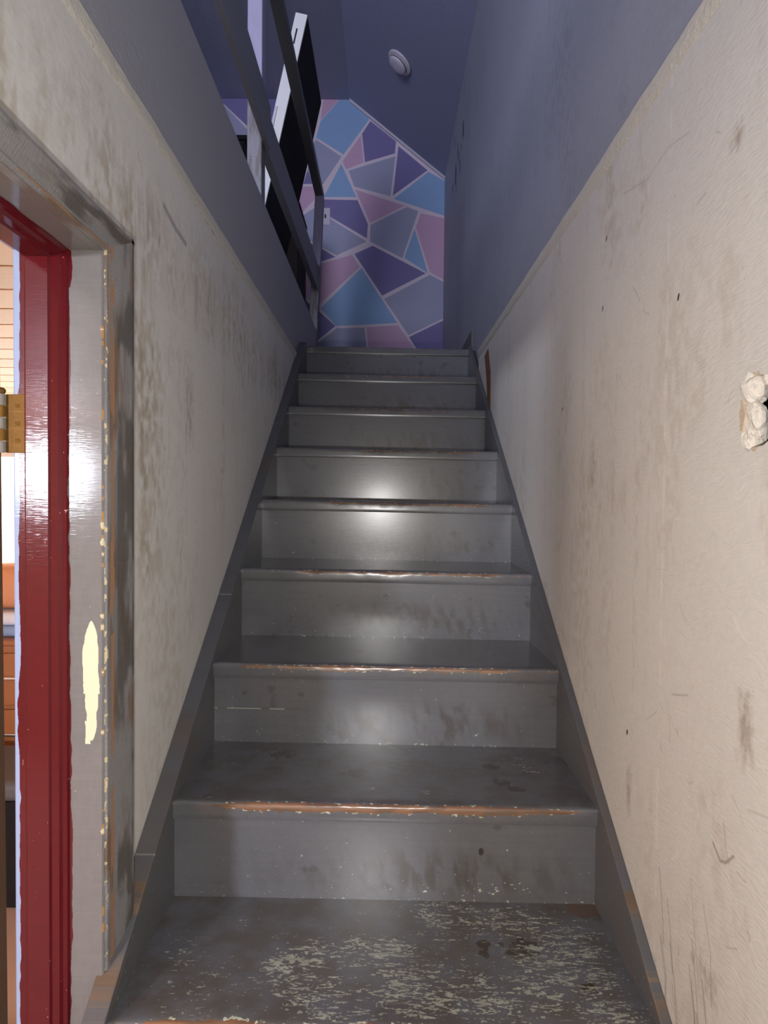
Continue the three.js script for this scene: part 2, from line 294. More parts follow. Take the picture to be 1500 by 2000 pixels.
// how far the paint is worn through at the nosing, by tread and x
const wearAt = (k, x) => {
  const n = fbm(x * 9 + k * 7, k * 3.1, 400, 3), f = fbm(x * 60, k * 5.7, 410, 3);
  const range = k === 1 ? [-0.36, 0.4, 0.010] : k === 2 ? [-0.31, 0.37, 0.0085] : k === 3 ? [-0.33, 0.3, 0.006] : k === 4 ? [-0.25, 0.32, 0.005] : k === 5 ? [-0.2, 0.32, 0.004] : k === 6 ? [-0.1, 0.35, 0.0035] : [-0.2, 0.3, 0.002];
  return Math.max(0, range[2] * (0.1 + 1.5 * n) * sstep(range[0] - 0.03, range[0] + 0.05, x) * sstep(range[1] + 0.03, range[1] - 0.05, x) + 0.006 * (f - 0.5));
};
function treadMap(k) {
  const s = 500 + k * 13, chips = CHIPS[k] || [], grime = GRIME[k] || [];
  return paint(1024, 496, -HALF, HALF, 0, UNROLL, (x, v) => {
    const t = TOPLEN - v;                                  // distance behind the nosing; negative on the front face
    const fine = fbm(x * 130, t * 160, s, 3) - 0.5, cloud = fbm(x * 7, t * 9, s + 3, 3) - 0.5, stroke = fbm(x * 9, t * 150, s + 5, 2) - 0.5;
    let c = GREY.map((b) => b * (1 + 0.07 * fine + 0.1 * cloud + 0.05 * stroke));
    const dust = sstep(0.3, 0.8, fbm(x * 22, t * 26, s + 7, 4)) * (t > 0.004 ? (k === 1 ? 0.75 : 0.6) : 0.15);
    c = mix(c, [80, 74, 68], dust);
    for (const [gx, gt, r] of grime) { const q = Math.hypot(x - gx, (t - gt) * 1.1) / r + 2.2 * (fbm(x * 80, t * 80, s + 9, 3) - 0.5); if (q < 1.1) c = mix(c, [58, 48, 38], (k === 1 ? 0.9 : 0.6) * sstep(1.1, 0.6, q)); }
    let den = 0.02; for (const [cx, ct, r, a] of chips) { const q = ((x - cx) ** 2 + (t - ct) ** 2) / (r * r); if (q < 4) den += a * Math.exp(-q * 1.2); }
    if (t < 0) den = k === 1 ? 0.1 : 0.07;
    if (k === 8 && t < 0 && Math.abs(x + 0.14) < 0.05) den = 0.55;
    if (k === 9 && t < 0 && Math.hypot(x + 0.375, t + 0.02) < 0.012) den = 1;
    if (k === 1 && t > 0) den += 0.16;
    if (k === 3 && t < 0.002 && x > -0.29 && x < -0.19) den = 0.62 * (1 - Math.abs(x + 0.25) / 0.08);
    const flake = 0.5 * noise(x * 105 + 9 * stroke, t * 190, s + 11) + 0.3 * noise(x * 260, t * 420, s + 12) + 0.2 * noise(x * 600, t * 900, s + 14);
    const on = sstep(0.88 - 0.34 * Math.min(1, den), 0.96 - 0.34 * Math.min(1, den), flake);
    if (on > 0) c = mix(c, mix(CREAM, [150, 153, 140], noise(x * 80, t * 80, s + 13)), 0.85 * on);
    const w = wearAt(k, x), e = t + 0.004;                 // the edge itself lies at t = -0.004
    if (w > 0.0006) {
      const q = Math.abs(e) / w + 0.5 * (noise(x * 240, t * 500, s + 15) - 0.5);
      if (q < 1.0) { const g = woodGrain(x, t, s); c = mix(mix(WOOD, [100, 70, 50], 0.55 * g), [82, 62, 48], 0.5 * sstep(0.4, 0.7, noise(x * 30, t * 90, s + 17))); }
      else if (q < 1.3 && noise(x * 150, t * 90, s + 18) > 0.66) c = CREAM;
    }
    if (k === 2 && t < -0.034 && t > -0.041 && x < -0.14 + 0.02 * noise(x * 40, 1, 3)) c = WOOD;
    if (k === 1 && Math.hypot((x - 0.375) / 0.035, (t - 0.29) / 0.028) + 0.8 * (fbm(x * 70, t * 70, 91, 3) - 0.5) < 0.95) c = mix(c, [92, 68, 52], 0.8);
    return c;
  });
}
function riserMap(k) {
  const s = 900 + k * 17;
  return paint(1024, 208, -HALF, HALF, 0, 0.165, (x, v) => {
    const fine = fbm(x * 120, v * 140, s, 2) - 0.5, cloud = fbm(x * 5, v * 8, s + 2, 3) - 0.5, stroke = fbm(x * 8, v * 170, s + 4, 2) - 0.5;
    let c = GREY.map((b) => b * (1.04 + 0.04 * fine + 0.06 * cloud + 0.05 * stroke));
    const q = ((x - 0.08) / 0.22) ** 2 + ((v - 0.05) / 0.04) ** 2;                     // toe scuffs
    const sc = Math.exp(-q) * sstep(0.36, 0.8, fbm(x * 60 + v * 12, v * 22, s + 6, 4));
    c = mix(c, [76, 72, 69], Math.min(0.7, sc * 1.1));
    const kick = sstep(0.72, 0.86, fbm(x * 30, v * 34, s + 8, 3)); c = mix(c, [66, 62, 60], 0.4 * kick);
    const flake = 0.6 * noise(x * 170, v * 300, s + 10) + 0.4 * noise(x * 380, v * 520, s + 11);
    let den = 0.03 + (v < 0.006 ? 0.25 : 0); if (k <= 5) den += 0.09 * Math.exp(-(((v - 0.02) / 0.02) ** 2));
    if (k === 2) den += 0.5 * Math.exp(-(((x - 0.21) / 0.05) ** 2 + ((v - 0.028) / 0.016) ** 2)) + 0.9 * Math.exp(-(((x - 0.077) / 0.006) ** 2 + ((v - 0.02) / 0.006) ** 2)) + 0.9 * Math.exp(-(((x - 0.179) / 0.006) ** 2 + ((v - 0.021) / 0.006) ** 2));
    if (flake > 0.93 - 0.42 * Math.min(1, den)) c = CREAM;
    if (k === 2 && Math.hypot(x - 0.183, (v - 0.099) * 0.7) < 0.005) c = [52, 48, 50];
    if (k === 3 && v > 0.079 && v < 0.0815 && x < -0.2) c = mix(c, x < -0.22 && noise(x * 60, 1, 5) > 0.5 ? CREAM : [84, 82, 84], 0.7);
    return c;
  });
}
const stairMat = (map) => phys({ map, roughness: 0.27, bumpMap: again(paintBump, 3, 1.4), bumpScale: 0.00012, specularIntensity: 1, clearcoat: 0.6, clearcoatRoughness: 0.19 });
function tread(k) {
  // profile in (distance behind nosing, height below the top), unrolled from the back over the nosing
  const prof = [[TOPLEN - 0.01, 0], [0.2, 0], [0.1, 0], [0.03, 0], [0.012, 0], [0.004, -0.0006], [0.0012, -0.0026], [0, -0.006], [0, -0.014], [0, -0.024], [0.0002, -THICK + 0.001], [0.002, -THICK], [0.03, -THICK]];
  const nx = 96, pos = [], uv = [], idx = []; let len = [0];
  for (let i = 1; i < prof.length; i++) len.push(len[i - 1] + Math.hypot(prof[i][0] - prof[i - 1][0], prof[i][1] - prof[i - 1][1]));
  for (let j = 0; j <= nx; j++) {
    const x = -HALF + 2 * HALF * j / nx, w = wearAt(k, x) * 0.32;
    for (let i = 0; i < prof.length; i++) {
      let [t, y] = prof[i];
      if (i >= 4 && i <= 8) { const b = [0.2, 0.7, 1, 0.7, 0.25][i - 4]; t += w * b; y -= w * b * 0.8; }        // the worn, softened edge
      if (i >= 1 && i <= 3) y += 0.0006 * (noise(x * 9, i * 3 + k, 61) - 0.5);
      pos.push(XC + x, E + nh(k) + y - TILT * x, nz(k) - t); uv.push(j / nx, (0.01 + len[i]) / UNROLL);
    }
  }
  const n = prof.length;
  for (let j = 0; j < nx; j++) for (let i = 0; i < n - 1; i++) { const a = j * n + i, b = a + n; idx.push(a, a + 1, b, b, a + 1, b + 1); }
  const g = new THREE.BufferGeometry(); g.setAttribute('position', new THREE.Float32BufferAttribute(pos, 3)); g.setAttribute('uv', new THREE.Float32BufferAttribute(uv, 2)); g.setIndex(idx); g.computeVertexNormals();
  return g;
}
function riser(k) {
  const g = new THREE.BoxGeometry(2 * HALF, RISE - THICK + 0.004, 0.018, 24, 2, 1), p = g.attributes.position, lo = nh(k - 1) - 0.002;
  for (let i = 0; i < p.count; i++) {
    const x = p.getX(i), v = p.getY(i) + (RISE - THICK + 0.004) / 2;
    p.setXYZ(i, XC + x, E + lo + v - TILT * x, nz(k) - LAP - 0.009 + p.getZ(i) + 0.0012 * (noise(x * 4, v * 9 + k, 71) - 0.5));
    g.attributes.uv.setXY(i, (x + HALF) / (2 * HALF), v / 0.165);
  }
  g.computeVertexNormals(); return g;
}
const stairs = group('staircase', 'grey painted wooden staircase with worn treads climbing between two plaster walls', 'staircase');
const matsT = {}, matsR = {};
for (let k = -2; k <= 9; k++) {
  const kk = k < 1 ? 3 : k;
  matsT[kk] ??= stairMat(treadMap(kk)); matsR[kk] ??= stairMat(riserMap(kk));
  const t = mesh('tread', tread(k), matsT[kk], stairs), r = mesh('riser', riser(k), matsR[kk], stairs);
  if (k === 1) t.userData.label = 'lowest tread in view, scuffed down to cream undercoat';
}
// side boards (stringers) running along the nosings
const boardMap = paint(1024, 1024, -3.4, -0.6, -1.0, 1.0, (z, h) => {
  const along = z * 0.844 - h * 0.536, across = z * 0.536 + h * 0.844;
  let c = GREY.map((b) => b * (0.95 + 0.07 * (fbm(along * 60, across * 200, 801, 3) - 0.5) + 0.08 * (fbm(z * 4, h * 4, 803, 3) - 0.5)));
  const scuff = sstep(0.56, 0.76, fbm(along * 6, across * 70, 805, 4)); c = mix(c, [100, 84, 72], 0.45 * scuff);
  const edge = h - (-0.5833 + 0.6356 * (-z - 1.2387));
  if (edge > 0.004 && z > -1.1 && fbm(along * 22, across * 160, 811, 3) > 0.5) c = mix([128, 108, 88], [98, 82, 68], noise(along * 30, across * 260, 813));
  if (0.6 * noise(along * 90, across * 200, 807) + 0.4 * noise(along * 200, across * 420, 808) > 0.9) c = CREAM;
  return c;
});
const boardMat = phys({ map: boardMap, roughness: 0.42, bumpMap: again(paintBump, 6), bumpScale: 0.0008 });
const slope = RISE / RUN;
function stringer(x0, x1, zA, zB, zs, side) {
  const top = (z) => nh(2) + slope * (-z - Z2) + 0.015 - TILT * side * HALF, pts = [];
  for (let i = 0; i <= 24; i++) { const z = zA + (zB - zA) * i / 24; pts.push([z, top(z) + 0.001 * (noise(z * 8, side, 75) - 0.5)]); }
  pts.push([zB, Math.max(-E, top(zB) - 0.34)], [zA, Math.max(-E, top(zA) - 0.36)]);
  const g = new THREE.ExtrudeGeometry(shapeOf(pts), { depth: x1 - x0 - 0.004, bevelEnabled: true, bevelSize: 0.002, bevelThickness: 0.002, bevelSegments: 2, bevelOffset: -0.002 });
  g.rotateY(-Math.PI / 2); g.translate(x1 - 0.002, E, 0);
  return planar(metric(g), 'z', -3.4, -0.6, 'y', E - 1.0, E + 1.0);
}
mesh('stringer', stringer(XC + HALF, 0.4235, -0.35, -3.31, 0, 1), boardMat, stairs);
mesh('stringer', stringer(-0.4275, XC - HALF, -0.88, -3.31, 0, -1), boardMat, stairs);

// ---------------------------------------------------------------- the setting: stairwell
const holePts = [[-0.783, 0.149], [-0.791, 0.137], [-0.797, 0.119], [-0.79, 0.105], [-0.788, 0.099], [-0.793, 0.081], [-0.796, 0.069], [-0.793, 0.063], [-0.78, 0.054], [-0.772, 0.059], [-0.749, 0.06], [-0.739, 0.064], [-0.735, 0.09], [-0.737, 0.12], [-0.742, 0.139], [-0.765, 0.141]];
setting(mesh('wall_right', planar(extrudeX([[RW[0], RW[2]], [RW[1], RW[2]], [RW[1], RW[3]], [RW[0], RW[3]]], 0.424, 0.444, [holePts]), 'z', RW[0], RW[1], 'y', RW[2] + E, RW[3] + E), M.right), 'stained plaster wall right of the stairs with a ragged hole');
setting(mesh('wall_right', box(0.424, 0.444, -E, 0.66, -0.2, 1.2), M.plain), 'plaster wall right of the stair foot');
setting(mesh('wall_right', box(0.5, 0.6, -E, 0.5, -5.36, 1.2), M.cavity), 'framing behind the right plaster wall');
setting(mesh('wall_right', planar(box(0.445, 0.6, 0.5, 2.62, -5.36, 1.2), 'z', BW[0], BW[1], 'y', BW[2] + E, BW[3] + E), M.blue), 'blue upper wall right of the stairs with torn dark spots');
setting(mesh('wall_right', planar(box(0.438, 0.446, 0.64, 0.945, -3.24, 1.2, 0.003), 'z', BW[0], BW[1], 'y', BW[2] + E, BW[3] + E), M.blue), 'lower board of the blue wall below the joint');
setting(mesh('wall_right', planar(box(0.436, 0.5, -E, 0.66, -3.34, -3.06), 'z', BW[0], BW[1], 'y', BW[2] + E, BW[3] + E), M.blue), 'blue end piece of the right wall at the top step');
const DZ0 = -0.985, DZ1 = -0.185, DH = 0.354;
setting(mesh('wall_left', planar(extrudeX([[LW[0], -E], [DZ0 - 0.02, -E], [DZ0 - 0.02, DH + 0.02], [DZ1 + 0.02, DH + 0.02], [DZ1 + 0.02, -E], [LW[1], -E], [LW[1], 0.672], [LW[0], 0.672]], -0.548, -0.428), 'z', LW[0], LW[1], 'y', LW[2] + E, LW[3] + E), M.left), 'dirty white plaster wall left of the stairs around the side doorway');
setting(mesh('wall_left', box(-0.548, -0.43, -E, 0.672, -5.36, -3.36), M.plain), 'wall under the upper floor');
setting(mesh('wall_left', box(-0.548, -0.43, -E, 0.672, 0.9, 1.2), M.plain), 'plaster wall left of the stair foot');
setting(mesh('wall_left', box(-0.54, -0.431, 0.672, 1.022, -4.12, 0.9, 0.006), M.curb), 'grey kerb wall along the upper floor under the railing');
// ragged plaster lips where the lower walls end
function lip(x0, x1, hTop, zA, zB, s) {
  const pts = [], n = 120, pos = [], idx = [];
  for (let i = 0; i <= n; i++) {
    const z = zA + (zB - zA) * i / n, a = 0.0035 * (fbm(z * 18, 1, s, 3) - 0.5), b = 0.006 * (fbm(z * 26, 5, s + 2, 3) - 0.5), d = Math.sign(x1 - x0);
    for (const [x, h] of [[x0, hTop + 0.004], [x1 + d * a, hTop + 0.003 + b * 0.4], [x1 + d * a, hTop - 0.012 + b], [x0 + d * 0.004, hTop - 0.024 + b], [x0, hTop - 0.03 + b]]) pos.push(x, E + h, z);
  }
  for (let i = 0; i < n; i++) for (let j = 0; j < 4; j++) { const q = i * 5 + j; idx.push(q, q + 5, q + 1, q + 1, q + 5, q + 6); }
  const g = new THREE.BufferGeometry(); g.setAttribute('position', new THREE.Float32BufferAttribute(pos, 3)); g.setIndex(idx); g.computeVertexNormals(); return metric(toCreasedNormals(g, 0.7));
}
setting(mesh('trim_1', lip(-0.429, -0.4245, 0.67, 0.9, -3.34, 41), M.lip), 'ragged plaster lip along the top of the left wall');
setting(mesh('trim_2', lip(0.425, 0.418, 0.66, 0.9, -3.05, 43), M.lip), 'pale lip along the top of the right wall');
const strip = extrudeX([[-2.69, 0.3], [-2.74, 0.29], [-2.81, 0.5], [-2.87, 0.6], [-2.77, 0.612], [-2.7, 0.5]], 0.4222, 0.4242);
setting(mesh('trim_3', strip, std({ color: 0x7a5638, roughness: 0.8, bumpMap: again(paintBump, 8), bumpScale: 0.001 })), 'strip of bare brown wood at the end of the right wall');
// floors
setting(mesh('floor', box(-0.43, 0.5, -E - 0.12, -E, -5.36, 1.2), M.floor), 'ground floor of the stairwell');
setting(mesh('floor', box(-0.446, 0.5, 0.55, 0.7285, -5.36, nz(9) - 0.3), M.floor), 'landing at the top of the stairs');
setting(mesh('floor', box(-3.4, -0.446, 0.55, 0.729, -5.36, 0.9), M.floor), 'upper floor beside the stairs');
// mural wall
setting(mesh('wall_back', planar(extrudeZ([[-3.4, 0.5], [0.5, 0.5], [0.5, 2.44], [-0.302, 3.074], [-3.4, 3.074]], -5.36, -5.26), 'x', MW[0], MW[1], 'y', MW[2] + E, MW[3] + E), M.mural), 'end wall painted with pink, blue, grey and violet angular cells');
setting(mesh('wall_back', box(-3.4, 0.6, -E, 0.5, -5.46, -5.36), M.plain), 'wall below the mural');
setting(mesh('ceiling', extrudeZ([[-3.5, 3.074], [-0.302, 3.074], [-0.302, 3.2], [-3.5, 3.2]], -5.4, 1.2), M.flatCeiling), 'flat upper ceiling');
setting(mesh('ceiling', extrudeZ([[-0.302, 3.074], [0.6, 2.359], [0.6, 2.5], [-0.302, 3.2]], -5.4, 1.2), M.ceiling), 'sloping blue grey ceiling under the roof');
const cove = extrudeZ([[-0.302, 3.073], [0.445, 2.481], [0.445, 2.462], [-0.302, 3.05]], -5.262, -5.235);
setting(mesh('trim_4', cove, M.plastic), 'pale bead where the sloping ceiling meets the mural');
setting(mesh('wall_front', box(-0.446, 0.6, -E, 3.2, 1.2, 1.3), M.plain), 'wall behind the stair foot');
// upper room
setting(mesh('wall_left', box(-3.5, -3.4, 0.5, 3.2, -5.4, 1.0), M.flatCeiling), 'far side wall of the upper room');
{
  const s = shapeOf([[-3.5, 0.5], [-0.446, 0.5], [-0.446, 3.2], [-3.5, 3.2]], [[[-2.35, 1.35], [-1.15, 1.35], [-1.15, 2.55], [-2.35, 2.55]]]);
  const e = new THREE.ExtrudeGeometry(s, { depth: 0.1, bevelEnabled: false }); e.translate(0, E, 0.9);
  setting(mesh('wall_front', metric(e), M.flatCeiling), 'window wall of the upper room');
}
const glow = (c, i) => std({ color: 0x000000, emissive: c, emissiveIntensity: i, roughness: 1 });
function windowUnit(name, label, frameGeos, paneGeo, paneMat) {
  const g = new THREE.Group(); g.name = name; scene.add(g); setting(g, label);
  for (const q of frameGeos) mesh('window_frame', q, M.white, g);
  mesh('pane', paneGeo, paneMat, g); return g;
}
windowUnit('window_1', 'upstairs window', [box(-2.35, -1.15, 1.35, 1.39, 0.92, 0.98), box(-2.35, -1.15, 2.51, 2.55, 0.92, 0.98), box(-2.35, -2.31, 1.39, 2.51, 0.92, 0.98), box(-1.19, -1.15, 1.39, 2.51, 0.92, 0.98)], box(-2.31, -1.19, 1.39, 2.51, 0.945, 0.955), glow(0xa9b4ff, 1.2));
setting(mesh('baseboard_right', box(0.428, 0.4455, 0.729, 0.835, -5.26, -3.37, 0.003), M.grey), 'dark baseboard on the landing');

// ---------------------------------------------------------------- the hole in the right wall
{
  const r = rng(57);
  const g = group('wall_hole', 'broken plaster and dark cavity in the ragged hole of the right wall', 'hole');
  const lump = (z, h, w, v, d, s) => {
    const q = new THREE.IcosahedronGeometry(1, 3), p = q.attributes.position;
    for (let i = 0; i < p.count; i++) { const a = p.getX(i), b = p.getY(i), c = p.getZ(i), f = 0.55 + 0.95 * fbm(a * 1.6 + s, b * 1.6 + c * 1.9, s, 4), sq = (t) => Math.sign(t) * Math.pow(Math.abs(t), 0.75); p.setXYZ(i, 0.436 + sq(a) * d * f, E + h + sq(b) * v * f, z + sq(c) * w * f); }
    q.computeVertexNormals(); return metric(q);
  };
  mesh('plaster_lump', lump(-0.788, 0.127, 0.016, 0.018, 0.013, 3), M.chalk, g);
  mesh('plaster_lump', lump(-0.785, 0.09, 0.0165, 0.019, 0.011, 11), M.chalk, g);
  mesh('plaster_lump', lump(-0.79, 0.068, 0.011, 0.013, 0.013, 23), M.chalk, g);
  mesh('plaster_lump', lump(-0.752, 0.134, 0.009, 0.007, 0.012, 31), M.chalk, g);
  mesh('back_board', box(0.488, 0.5, 0.03, 0.17, -0.82, -0.71), M.cavity, g);
}

// ---------------------------------------------------------------- side doorway
const jambMap = paint(384, 2048, -0.6, -0.4, -1.63, 0.4, (x, h) => {
  const fine = fbm(x * 200, h * 60, 1001, 3) - 0.5, hair = noise(x * 40, h * 420, 1003) - 0.5;
  let c = [108, 108, 108].map((b) => b * (1 + 0.05 * fine + 0.03 * hair));
  const cut = -0.464 + 0.004 * (noise(h * 5, 1, 1005) - 0.5) + 0.003 * (noise(h * 60, 1, 1006) - 0.5) + (h > 0.3 ? 0.006 * noise(h * 30, 3, 1009) : 0);
  const blue = -0.5405 + 0.006 * (noise(h * 9, 2, 1007) - 0.5) + 0.002 * (noise(h * 70, 2, 1008) - 0.5);
  if (x < cut) c = [82, 17, 25].map((b) => b * (1 + 0.07 * fine + 0.05 * hair));
  if (x < blue) c = [140, 160, 196];
  // flaked patch of cream undercoat
  if (x > cut) {
    const hh = (h + 0.28) / 0.09, w = 0.0125 * Math.sqrt(Math.max(0, 1 - hh * hh)) * (h < -0.3 ? 0.8 : 1) + 0.004 * (fbm(h * 60, 3, 1011, 3) - 0.5);
    const cx = -0.435 + 0.004 * (noise(h * 20, 7, 1013) - 0.5);
    if (Math.abs(hh) < 1 && Math.abs(x - cx) < w) c = [198, 201, 174];
    if (h < -0.34 && h > -0.375 && Math.abs(x + 0.439) < 0.003 + 0.003 * noise(h * 80, 1, 1012)) c = [198, 201, 174];
    const chip = noise(h * 26, 4, 1015) * 0.6 + noise(h * 120, 6, 1016) * 0.4;
    if (x > -0.4175 - 0.004 * sstep(0.55, 0.8, chip) * noise(x * 700, h * 300, 1021) && chip > 0.6 && h < 0.28 && h > -0.9) c = chip > 0.68 ? [196, 188, 156] : [160, 122, 78];
  }
  if (noise(x * 420, h * 260, 1017) > 0.972 && noise(x * 60, h * 30, 1018) > 0.6 && h > -0.9) c = mix(c, [214, 200, 186], 0.8);
  return c;
});
const jambMat = phys({ map: jambMap, roughness: 0.1, bumpMap: again(brushBump, 1, 14), bumpScale: 0.00005, specularIntensity: 0.6 });
const casingMap = paint(256, 2048, -1.08, -0.96, -0.8, 0.45, (z, h) => {
  const t = (z + 1.064) / 0.079;                                        // 0 outer edge, 1 inner edge
  let c = [126, 124, 124].map((b) => b * (1 + 0.08 * (fbm(z * 160, h * 40, 1101, 3) - 0.5)));
  const brown = sstep(0.5, 0.72, fbm(z * 70, h * 9, 1103, 4)); c = mix(c, [104, 80, 62], 0.75 * brown);
  const outerDark = sstep(0.42, 0.66, fbm(z * 40, h * 12, 1105, 4)) * (t < 0.6 ? 0.75 : 0.25); c = mix(c, [74, 70, 66], outerDark);  // dark mottling, stronger over the outer part of the casing
  const q = noise(h * 7, 5, 1107); if (Math.abs(t - 0.74) < 0.05 * q + 0.015 && noise(h * 30, z * 200, 1109) > 0.36) c = [144, 110, 84];
  if (t > 0.965 - 0.05 * noise(h * 130, z * 400, 1112) && fbm(h * 90, z * 200, 1111, 3) > 0.63) c = [186, 172, 138];
  return c;
});
const casingMat = phys({ map: casingMap, roughness: 0.42, bumpMap: again(brushBump, 1, 6), bumpScale: 0.0006 });
const frame = new THREE.Group(); frame.name = 'door_1'; scene.add(frame); setting(frame, 'side door frame painted grey and dark red with chipped edges');
const uvJ = (g) => planar(g, 'x', -0.6, -0.4, 'y', 0, 2.03);
const stopPts = (s, zf) => [[-0.465, zf], [-0.468, zf + s * 0.005], [-0.474, zf + s * 0.006], [-0.478, zf + s * 0.0095], [-0.488, zf + s * 0.0105], [-0.491, zf + s * 0.0135], [-0.523, zf + s * 0.0135], [-0.526, zf + s * 0.011], [-0.526, zf]];
mesh('jamb', uvJ(extrudeH([[-0.4155, DZ0 - 0.02], [-0.548, DZ0 - 0.02], [-0.548, DZ0 + 0.0005], [-0.546, DZ0 + 0.002], [-0.418, DZ0 + 0.002], [-0.4155, DZ0]], -E, DH + 0.02)), jambMat, frame);
mesh('stop', uvJ(extrudeH(stopPts(1, DZ0 + 0.001), -E, DH)), jambMat, frame).userData.label = 'dark red door stop';
mesh('jamb', uvJ(extrudeH([[-0.4155, DZ1], [-0.4155, DZ1 + 0.02], [-0.548, DZ1 + 0.02], [-0.548, DZ1]], -E, DH + 0.02)), jambMat, frame);
// head: underside mapped with its own run of the same paint
const headUV = (g) => { const p = g.attributes.position, uv = g.attributes.uv; for (let i = 0; i < p.count; i++) uv.setXY(i, (p.getX(i) + 0.6) / 0.2, (0.15 - (p.getZ(i) + 0.985) * 1 + 0.75 - 0.02) / 2.03 * 0.55 + 0.0); return g; };
mesh('head', headUV(extrudeZ([[-0.4155, DH], [-0.4155, DH + 0.02], [-0.548, DH + 0.02], [-0.548, DH]], DZ0, DZ1)), jambMat, frame);
mesh('stop', headUV(extrudeZ(stopPts(-1, DH), DZ0, DZ1)), jambMat, frame).userData.label = 'dark red stop under the door head';
const casingProfile = [[-0.985, -0.428], [-0.985, -0.4165], [-0.9885, -0.412], [-0.994, -0.4105], [-0.9975, -0.4135], [-1.004, -0.4115], [-1.03, -0.4045], [-1.052, -0.3995], [-1.061, -0.3995], [-1.064, -0.4025], [-1.064, -0.428]];
mesh('casing', planar(extrudeH(casingProfile.map(([z, x]) => [x, z]), -0.722, DH + 0.0447), 'z', -1.08, -0.96, 'y', -0.8 + E, 0.45 + E), casingMat, frame);
{
  const g = extrudeZ([[-0.428, DH], [-0.4165, DH], [-0.412, DH + 0.003], [-0.4105, DH + 0.007], [-0.4135, DH + 0.01], [-0.4045, DH + 0.026], [-0.3995, DH + 0.037], [-0.3995, DH + 0.042], [-0.4025, DH + 0.0445], [-0.428, DH + 0.0445]], -1.064, DZ1 + 0.08);
  const p = g.attributes.position, uv = g.attributes.uv;
  for (let i = 0; i < p.count; i++) uv.setXY(i, (0.12 - 0.041 - (p.getY(i) - E - DH) * 1.75 + 0.007) / 0.12, (p.getZ(i) + 1.1) / 1.25);
  mesh('casing', g, casingMat, frame);
}
mesh('casing', box(-0.428, -0.402, -E, DH + 0.044, DZ1, DZ1 + 0.08, 0.006), casingMat, frame);
// hinge
{
  const leaf = mesh('hinge', box(-0.558, -0.527, 0.057, 0.143, DZ0 + 0.0015, DZ0 + 0.004, 0.001), M.oldBrass, frame);
  for (let i = 0; i < 5; i++) { const c = new THREE.CylinderGeometry(0.0062, 0.0062, 0.0164, 20); c.translate(-0.5625, E + 0.0655 + i * 0.0172, DZ0 + 0.008); mesh('knuckle', c, i % 2 ? M.brass : M.lip, leaf); }
  const cap = new THREE.SphereGeometry(0.0068, 16, 10); cap.scale(1, 0.8, 1); cap.translate(-0.5625, E + 0.147, DZ0 + 0.008); mesh('pin', cap, M.oldBrass, leaf);
  for (const h of [0.075, 0.1, 0.126]) { const c = new THREE.CylinderGeometry(0.0034, 0.0034, 0.001, 14); c.rotateX(Math.PI / 2); c.translate(-0.541, E + h, DZ0 + 0.0043); mesh('screw', c, M.brass, leaf); }
}
// the door itself, swung open into the side room
{
  const d = new THREE.Group(); d.name = 'door_2'; scene.add(d); setting(d, 'brown wooden door swung open into the side room');
  d.position.set(-0.5986, 0, -1.062); d.rotation.z = 0.007;
  const slab = box(-0.76, 0, -E + 0.012, DH - 0.01, 0, 0.034, 0.003); mesh('slab', slab, M.doorEdge, d);
  for (const [a, b] of [[-E + 0.2, -E + 0.85], [-E + 0.98, DH - 0.15]]) mesh('panel', box(-0.65, -0.11, a, b, -0.004, 0.038, 0.004), M.doorEdge, d);
  const k = new THREE.SphereGeometry(0.026, 20, 14); k.translate(-0.7, E - 0.65, 0.07); mesh('knob', k, M.brass, d);
  const n = new THREE.CylinderGeometry(0.01, 0.01, 0.05, 14); n.rotateX(Math.PI / 2); n.translate(-0.7, E - 0.65, 0.05); mesh('knob_stem', n, M.brass, d);
}

// ---------------------------------------------------------------- side room seen through the gap
setting(mesh('floor', box(-3.5, -0.43, -E - 0.12, -E, -4.3, 2.7), M.roomFloor), 'pinkish floor of the side room');
{
  const c = new THREE.Group(); c.name = numbered('ceiling'); scene.add(c); setting(c, 'plank ceiling of the side room');
  mesh('backing', box(-3.5, -0.548, 0.53, 0.55, -4.3, 2.7), M.plank, c);
  const a = box(-3.4, -0.566, 0.515, 0.531, 0, 0.172, 0.004); let i = 0;
  for (let z = -4.2; z < 2.5; z += 0.178) { const m = mesh('plank', a, i++ % 2 ? M.plank : M.plankB, c); m.position.z = z; }
}
{
  const wall = (pts, hole, z0, z1, label) => { const e = new THREE.ExtrudeGeometry(shapeOf(pts, hole), { depth: z1 - z0, bevelEnabled: false }); e.translate(0, E, z0); setting(mesh('wall_front', metric(e), M.roomWall), label); };
  wall([[-3.5, -E], [-0.548, -E], [-0.548, 0.55], [-3.5, 0.55]], [[[-2.44, -0.01], [-2.06, -0.01], [-2.06, 0.27], [-2.44, 0.27]]], 2.6, 2.7, 'end wall of the side room with a small high window');
  const e = new THREE.ExtrudeGeometry(shapeOf([[-3.5, -E], [-0.43, -E], [-0.43, 0.55], [-3.5, 0.55]], [[[-2.97, -0.58], [-1.63, -0.58], [-1.63, 0.26], [-2.97, 0.26]]]), { depth: 0.1, bevelEnabled: false });
  e.translate(0, E, -4.3); setting(mesh('wall_back', metric(e), M.roomWall), 'far wall of the side room with a bright window');
}
setting(mesh('wall_left', extrudeX([[-4.3, -E], [2.7, -E], [2.7, 0.55], [-4.3, 0.55]], -3.4, -3.3, [[[0.48, -0.57], [1.68, -0.57], [1.68, 0.57 - 0.04], [0.48, 0.57 - 0.04]]]), M.roomWall), 'outer wall of the side room with the big window');
setting(mesh('wall_right', box(-0.548, -0.43, -E, 0.672, 1.2, 2.7), M.roomWall), 'side room wall behind the stair foot');
